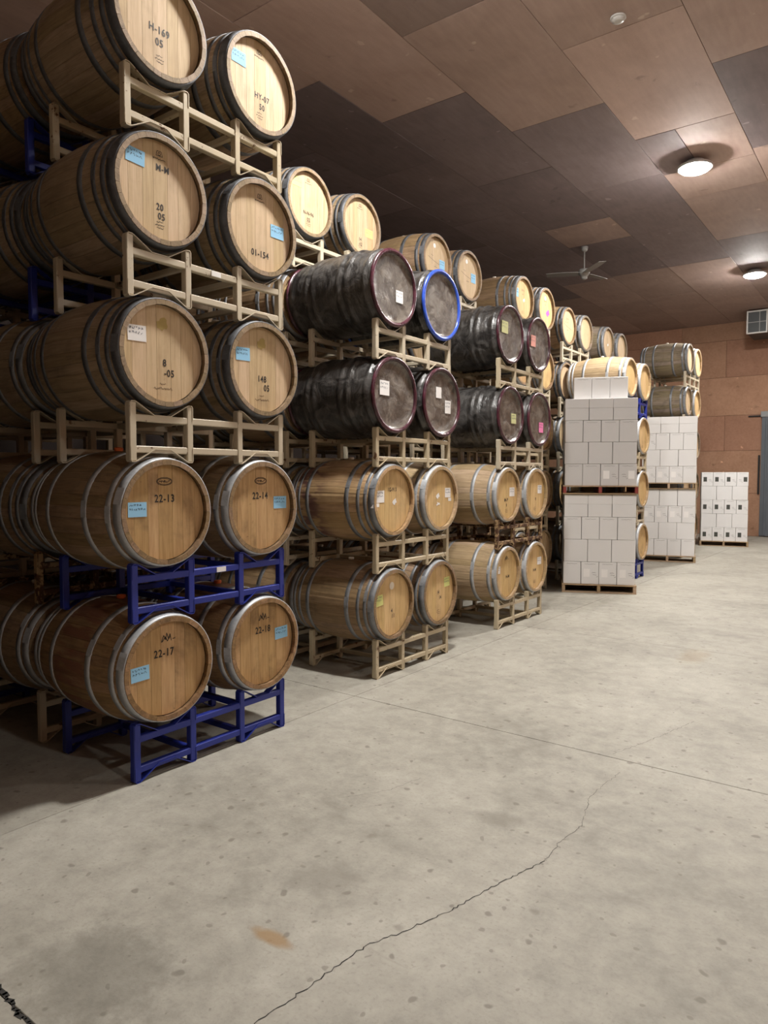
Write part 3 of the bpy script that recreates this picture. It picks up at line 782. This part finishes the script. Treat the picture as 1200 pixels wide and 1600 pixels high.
# nearest stack, front
sp(1, 1, 5, 0, style='pale', papers=[B(-.16, .17)], texts=[(0, -.03, 'H-169', .055), (0, -.095, '05', .055)], marks=['crest', 'small'], desc='oak barrel marked H-169')
sp(1, 1, 5, 1, style='pale', papers=[B(-.17, .10)], texts=[(.02, -.065, 'HY-07', .05), (.02, -.125, '50', .05)], marks=['crest', 'small'], desc='oak barrel marked HY-07')
sp(1, 1, 4, 0, style='pale', papers=[B(-.15, .14, -3)], texts=[(.02, .125, 'M-M', .05), (0, -.085, '20', .05), (.01, -.135, '05', .05)], marks=['crest', 'small'], desc='oak barrel marked M-M 20 05')
sp(1, 1, 4, 1, style='pale', papers=[B(.15, .02)], texts=[(0, -.155, '01-154', .055)], marks=['crest'], desc='oak barrel marked 01-154')
sp(1, 1, 3, 0, style='pale', papers=[(-.165, .09, .115, .085, 'white', 2)], texts=[(.01, -.05, '8', .055), (.04, -.105, '-05', .055)], marks=['knot', 'wide'], desc='oak barrel with white label marked 8 05')
sp(1, 1, 3, 1, style='pale', papers=[B(-.16, .08, 2)], texts=[(0, -.06, '148', .055), (.04, -.115, '05', .055)], marks=['knot', 'wide'], desc='oak barrel marked 148 05')
sp(1, 1, 2, 0, style='brown', papers=[B(-.175, .02)], texts=[(.0, .075, '22-13', .06)], marks=['oval'], bung='orange', desc='oak barrel marked 22-13')
sp(1, 1, 2, 1, style='brown', papers=[B(.17, .03)], texts=[(-.005, .075, '22-14', .06)], marks=['oval'], bung='orange', desc='oak barrel marked 22-14')
sp(1, 1, 1, 0, style='red', papers=[B(-.175, .0, 2)], texts=[(-.02, .085, '22-17', .06)], marks=['crown'], bung='orange', desc='reddened oak barrel marked 22-17')
sp(1, 1, 1, 1, style='red', papers=[B(.165, .04, 2)], texts=[(0, .085, '22-18', .06)], marks=['crown'], bung='orange', desc='reddened oak barrel marked 22-18')
# second stack
sp(2, 1, 1, 0, style='brownmid', papers=[(-.18, .05, .105, .09, 'yellow', 5)], texts=[(0, -.06, '4', .05), (.02, -.105, '11', .05)], marks=['chalk'], desc='oak barrel with yellow label')
sp(2, 1, 1, 1, style='brownmid', papers=[(.15, .085, .10, .09, 'yellow', 3)], texts=[(0, -.0, 'H', .05), (.03, -.05, '14', .05)], marks=['small'], desc='oak barrel with yellow label')
sp(2, 1, 2, 0, style='wine', papers=[(-.17, .035, .11, .10, 'white', 0), (-.21, -.035, .05, .03, 'white', 0, 0)], texts=[(.0, .09, '1G-913', .045)], marks=['rag', 'barcode'], desc='wine-streaked oak barrel with white label')
sp(2, 1, 2, 1, style='fresh', papers=[(.15, .05, .10, .09, 'white', 0), (.185, -.015, .05, .03, 'white', 0, 0)], marks=['rag2'], desc='golden oak barrel with torn white labels')
sp(2, 1, 3, 0, wrap='maroon', papers=[(-.12, .05, .13, .12, 'white', 0)])
sp(2, 1, 3, 1, wrap='maroon', papers=[(-.03, .09, .09, .10, 'white', 0, 0), (.13, -.03, .10, .12, 'white', 0)])
sp(2, 1, 4, 0, wrap='maroon', papers=[(.10, -.05, .10, .10, 'white', 0)])
sp(2, 1, 4, 1, wrap='blue')
sp(2, 2, 5, 0, style='pale', papers=[(-.15, .15, .13, .085, 'yellow', 0)], texts=[(0, -.09, 'N-N-96', .045), (0, -.145, '02', .045)], marks=['crest', 'small'], desc='oak barrel with yellow label marked N-N-96')
sp(2, 2, 5, 1, style='pale', papers=[(.14, -.03, .12, .08, 'yellow', 0)], texts=[(0, -.12, '14', .045), (.01, -.165, '12', .045)], marks=['crest', 'small'], desc='oak barrel with yellow label')
# third stack
sp(3, 1, 1, 0, style='fresh', papers=[(-.19, .05, .08, .08, 'white', 0)], texts=[(.03, -.04, 'H-M', .05)], marks=['crown'], desc='fresh oak barrel with label at rim')
sp(3, 1, 1, 1, style='fresh', papers=[(.13, .06, .11, .09, 'white', 0)], texts=[(.0, -.04, 'H-M', .05)], marks=['small'], desc='fresh oak barrel')
sp(3, 1, 2, 0, style='fresh', papers=[(.13, .03, .12, .10, 'white', 0)], texts=[(-.01, -.06, 'M-P', .055), (.0, -.12, '9', .05)], marks=['small'], desc='fresh oak barrel marked M-P 9')
sp(3, 1, 2, 1, style='fresh', papers=[(.13, .05, .11, .10, 'white', 0)], texts=[(.02, -.07, '9', .055)], marks=['small'], desc='fresh oak barrel')
sp(3, 1, 3, 0, wrap='maroon', papers=[(.11, -.03, .12, .11, 'olive', 0)])
sp(3, 1, 3, 1, wrap='maroon', papers=[(.09, -.09, .12, .12, 'pink', 0)])
sp(3, 1, 4, 0, wrap='maroon', papers=[(-.10, .07, .15, .13, 'olive', 0)])
sp(3, 1, 4, 1, wrap='maroon', papers=[(-.12, .03, .13, .13, 'salmon', 0)])
sp(3, 2, 5, 0, style='tan', papers=[(.13, -.01, .11, .10, 'blue', 0)], marks=['dot', 'line'], desc='oak barrel with blue label and round sticker')
sp(3, 2, 5, 1, style='tan', papers=[(.13, .0, .11, .11, 'blue', 0)], marks=['dot', 'line'], desc='oak barrel with blue label and round sticker')
sp(4, 2, 5, 0, style='brownmid', papers=[(-.18, .06, .09, .12, 'blue', 0)], marks=['stripe', 'rag', 'small'], desc='oak barrel with blue label at rim')
sp(4, 2, 5, 1, style='brownmid', marks=['stripe', 'pinkdot', 'chalk'], desc='oak barrel with pink sticker')
sp(5, 2, 5, 0, style='tan', marks=['stripe', 'line'], desc='oak barrel')
sp(6, 2, 5, 0, style='grey', marks=['rag'], desc='grey weathered oak barrel')
sp(6, 2, 5, 1, style='grey', marks=['small'], desc='grey weathered oak barrel')
for r in (1, 2, 3, 4):
    for q in (0, 1): sp(5, 1, r, q, style='fresh', marks=['small'], desc='fresh oak barrel behind the cartons')
for r in (4, 5):
    for q in (0, 1): sp(7, 1, r, q, style='grey' if q == 0 else 'fresh', marks=[], desc='weathered oak barrel' if q == 0 else 'oak barrel')

RACKC = {(1, 1, 1): 'blue', (1, 1, 2): 'blue', (1, 2, 4): 'blue', (1, 2, 5): 'blue', (1, 2, 2): 'rusty', (1, 3, 1): 'blue', (5, 1, 1): 'blue', (5, 1, 4): 'blue',
         (3, 1, 2): 'rusty', (2, 1, 1): 'cream_worn', (2, 1, 2): 'cream_worn', (1, 1, 5): 'cream_worn', (3, 1, 1): 'cream_worn'}
STACKS = [  # stack, column, x, y, rows
    (1, 1, 0.0, 0.0, 5), (1, 2, -1.0, 0.0, 5), (1, 3, -2.0, 0.02, 5),
    (2, 1, -.158, 2.38, 4), (2, 2, -1.05, 2.33, 5), (2, 3, -2.17, 2.36, 5),
    (3, 1, -.25, 4.70, 4), (3, 2, -1.06, 4.46, 5), (3, 3, -2.24, 4.5, 5),
    (4, 2, -1.0, 6.60, 5), (4, 3, -2.02, 6.6, 5),
    (5, 1, -.24, 8.84, 4), (5, 2, -1.19, 8.66, 5),
    (6, 2, -1.2, 10.55, 5),
    (7, 1, -.41, 13.16, 5),
    (0, 1, 0.0, -2.40, 5), (0, 2, -1.0, -2.40, 5),
]
DETAIL = {(1, 1), (2, 1), (3, 1)}
for s, c, x, y, rows in STACKS:
    for r in range(1, rows + 1):
        jx = rng.uniform(-.006, .006); jy = rng.uniform(-.006, .006); yw = rng.uniform(-.4, .4)
        z = (r - 1) * PITCH_Z
        if r < 5: jx += {(2, 2): -.09, (3, 2): -.16, (5, 2): -.03}.get((s, c), 0.0)   # lower rows pushed back behind the front column
        mt = RACKC.get((s, c, r)) or ('cream' if s == 1 else rng.choice(['cream', 'cream', 'cream_worn']))
        rack(s, c, r, (x + jx, y + jy, z), mt, yw, tag={(1, 1, 2): .62, (1, 1, 4): .60}.get((s, c, r)))
        for q in (0, 1):
            k = dict(SPEC.get((s, c, r, q), {}))
            if not k:
                k = dict(style=rng.choice(['brown', 'brownmid', 'pale6', 'tan', 'grey']) if c > 1 else 'grey')
                if c == 2 and s == 1: k['style'] = ('brown', 'brownmid', 'pale6', 'pale', 'tan')[r - 1]
            st = k.pop('style', None)
            bx = x + jx + FRONT - BL / 2
            barrel(s, c, r, q, (bx + rng.uniform(-.008, .008), y + jy + YC[q], z + 0.603), st, staves=((s, c) in DETAIL and 'wrap' not in k), yaw=yw + rng.uniform(-.3, .3), **k)

# ------------------------------------------------------------------ pallets and cartons
def chamf(sx, sy, sz, c=.004): return MB().box(0, 0, sz / 2, sx, sy, sz, c)
PW = 1.02
def pallet(loc, yaw, label, painted=False, pw=1.04, pd=1.10, ph=0.125):
    root = thing('pallet', label, 'pallet', loc, (0, 0, R(yaw)), 'wooden pallets under the cartons')
    n = 7
    dm = MB().box(0, 0, 0, pw, .11, .018, .002).mesh('deck_board', MAT['wood_pallet'])
    for k in range(n): ob('deck_board', dm, root, (pw / 2, .055 + k * (pd - .11) / (n - 1), ph - .009))
    bm_ = MB().box(0, 0, 0, pw, .10, .016, .002).mesh('bottom_board', MAT['wood_pallet'])
    for k in range(3): ob('bottom_board', bm_, root, (pw / 2, .05 + k * (pd - .10) / 2, .008))
    sm_ = MB().box(0, 0, 0, .045, pd, ph - .036, .003).mesh('stringer', MAT['red_paint' if painted else 'wood_pallet'])
    for k in range(3): ob('stringer', sm_, root, (.025 + k * (pw - .05) / 2, pd / 2, .017 + (ph - .036) / 2))
    return root
PRNT = [ribbon(fuzz(-.075, .075, 0, .0045, sd, .009), .0035).mesh('print_line', MAT['print']) for sd in (11, 12, 13)]
PRN2 = ribbon(fuzz(-.03, .03, .0, .010, 14, .010) + fuzz(-.02, .035, -.035, .006, 15, .009) + [[(.03, -.062), (.045, -.062), (.045, -.05)]], .0045).mesh('print_mark', MAT['print'])
LBLW = MB().box(0, 0, 0, .002, .085, .115).mesh('carton_label', MAT['paper_white'])
LBLD = MB().box(0, 0, 0, .002, .078, .112).mesh('carton_label', MAT['print_dark'])
_cm = {}
def carton_mesh(sx, sy, sz):
    k = (round(sx, 3), round(sy, 3), round(sz, 3))
    if k not in _cm: _cm[k] = chamf(*k).mesh('carton', MAT['carton'])
    return _cm[k]
NTH = ['first', 'second', 'third', 'fourth', 'fifth']
def load(name, base, yaw, z0, rowh, layers, mat, width=1.0, depth=1.0, short=0):
    """layers: list of dicts(n=3/4, lid, labels)"""
    ca, sa = math.cos(R(yaw)), math.sin(R(yaw))
    rr = random.Random(name)
    def put(lx, ly, sx, sy, z, h, lab, lid=False, text=None, labk=None, flip=False, face='front'):
        gx, gy = base[0] + ca * lx - sa * ly, base[1] + sa * lx + ca * ly
        o = thing('carton', lab, 'carton', (gx, gy, z), (0, 0, R(yaw + rr.uniform(-.5, .5))), f'cartons on the {name}', carton_mesh(sx - .006, sy - .006, h - .003 if not lid else h * .56), MAT[mat])
        if lid:
            ob('lid', chamf(sx - .003, sy - .003, h * .44 - .004, .003).mesh('lid', MAT[mat]), o, (0, 0, h * .56), mat=MAT[mat])
        fr = -(sy - .006) / 2 - .0012
        rz = -math.pi / 2
        if text is not None: ob('print_line', PRNT[text % 3], o, (0, fr, h * .90), (0, 0, rz))
        if labk == 'white':
            ob('carton_label', LBLW, o, (-.045 if not flip else .05, fr, h * .50), (0, 0, rz)); ob('print_mark', PRN2, o, (.06 if not flip else -.05, fr, h * .52), (0, 0, rz))
        elif labk == 'dark':
            ob('carton_label', LBLD, o, (-.045 if not flip else .06, fr, h * .48), (0, 0, rz)); ob('print_mark', PRN2, o, (.065 if not flip else -.05, fr, h * .46), (0, 0, rz))
        return o
    for li, L in enumerate(layers):
        z = z0 + li * rowh; n = L['n']; m = 7 - n - short
        sx, sy = width / n, depth / m
        lw = NTH[li] + ' layer'
        sh = rr.uniform(-.006, .006)
        for i in range(n):
            lab = f"white carton, {NTH[i]} from left, front of {lw}, {name}"
            put(sx * (i + .5) + sh + .02, sy / 2 + rr.uniform(0, .006) + .03, sx, sy, z, rowh, lab, L.get('lid', False), i + li if n == 4 else None, L.get('lab', [None] * n)[i], L.get('flip') == i)
        for j in range(1, m):
            for i, sdn in ((0, 'left'), (n - 1, 'right')):
                put(sx * (i + .5) + sh + .02, sy * (j + .5) + .03, sx, sy, z, rowh, f"white carton, {NTH[j]} from front, {sdn} side of {lw}, {name}", L.get('lid', False))
W4 = ['white'] * 4
# first load (two pallets high)
B1 = (-0.70, 7.58); Y1 = 24.0
ph = 0.125
rh = (1.43 - ph) / 4
pallet((*B1, 0), Y1, 'plain wooden pallet on the floor under the nearest carton load')
load('lower load of the nearest pallet', B1, Y1, ph, rh, [dict(n=4, lab=[None, 'white', 'white', 'white']), dict(n=3), dict(n=4), dict(n=3, lid=True)], 'carton')
z1 = 1.43 + .002
pallet((*B1, z1), Y1, 'red-ended wooden pallet on top of the lower nearest carton load', True)
rh2 = (2.81 - z1 - ph) / 4
load('upper load of the nearest pallet', B1, Y1, z1 + ph, rh2, [dict(n=4, lab=[None, None, 'white', 'white'], flip=3), dict(n=3), dict(n=4), dict(n=3, lid=True)], 'carton_shaded')
ca, sa = math.cos(R(Y1)), math.sin(R(Y1))
for i in range(3):
    lx, ly = .14 + .125 + i * .252, .36
    o = thing('carton', f'white carton, {NTH[i]} of three on top of the nearest carton load', 'carton', (B1[0] + ca * lx - sa * ly, B1[1] + sa * lx + ca * ly, z1 + ph + 4 * rh2 + .0005), (0, 0, R(Y1)), 'three cartons on the very top', carton_mesh(.248, .33, .318), MAT['carton'])
    ob('print_line', PRNT[i], o, (0, -.1665, .29), (0, 0, -math.pi / 2))
# second load
B2 = (-.98, 12.2); Y2 = 15.0
pallet((*B2, 0), Y2, 'plain wooden pallet on the floor under the middle carton load', pd=.54)
rh = (1.44 - ph) / 4
load('lower load of the middle pallet', B2, Y2, ph, rh, [dict(n=4), dict(n=3), dict(n=4, lab=W4), dict(n=3)], 'carton', depth=.5, short=2)
z2 = 1.442
pallet((*B2, z2), Y2, 'wooden pallet on top of the lower middle carton load', pd=.54)
load('upper load of the middle pallet', B2, Y2, z2 + ph, (2.87 - z2 - ph) / 4, [dict(n=4, lab=['white', 'white', 'white', None]), dict(n=3), dict(n=4, lab=['white', None, None, None]), dict(n=3, lid=True)], 'carton', depth=.5, short=2)
# third load
B3 = (-0.77, 16.3); Y3 = 14.0
pallet((*B3, 0), Y3, 'wooden pallet on the floor under the carton load by the door', pw=1.08)
load('pallet beside the door', B3, Y3, ph, (1.80 - ph) / 5, [dict(n=4, lab=['dark'] * 4), dict(n=3), dict(n=4, lab=['dark'] * 4), dict(n=3), dict(n=4, lab=['dark'] * 4, flip=3)], 'carton', width=1.03)
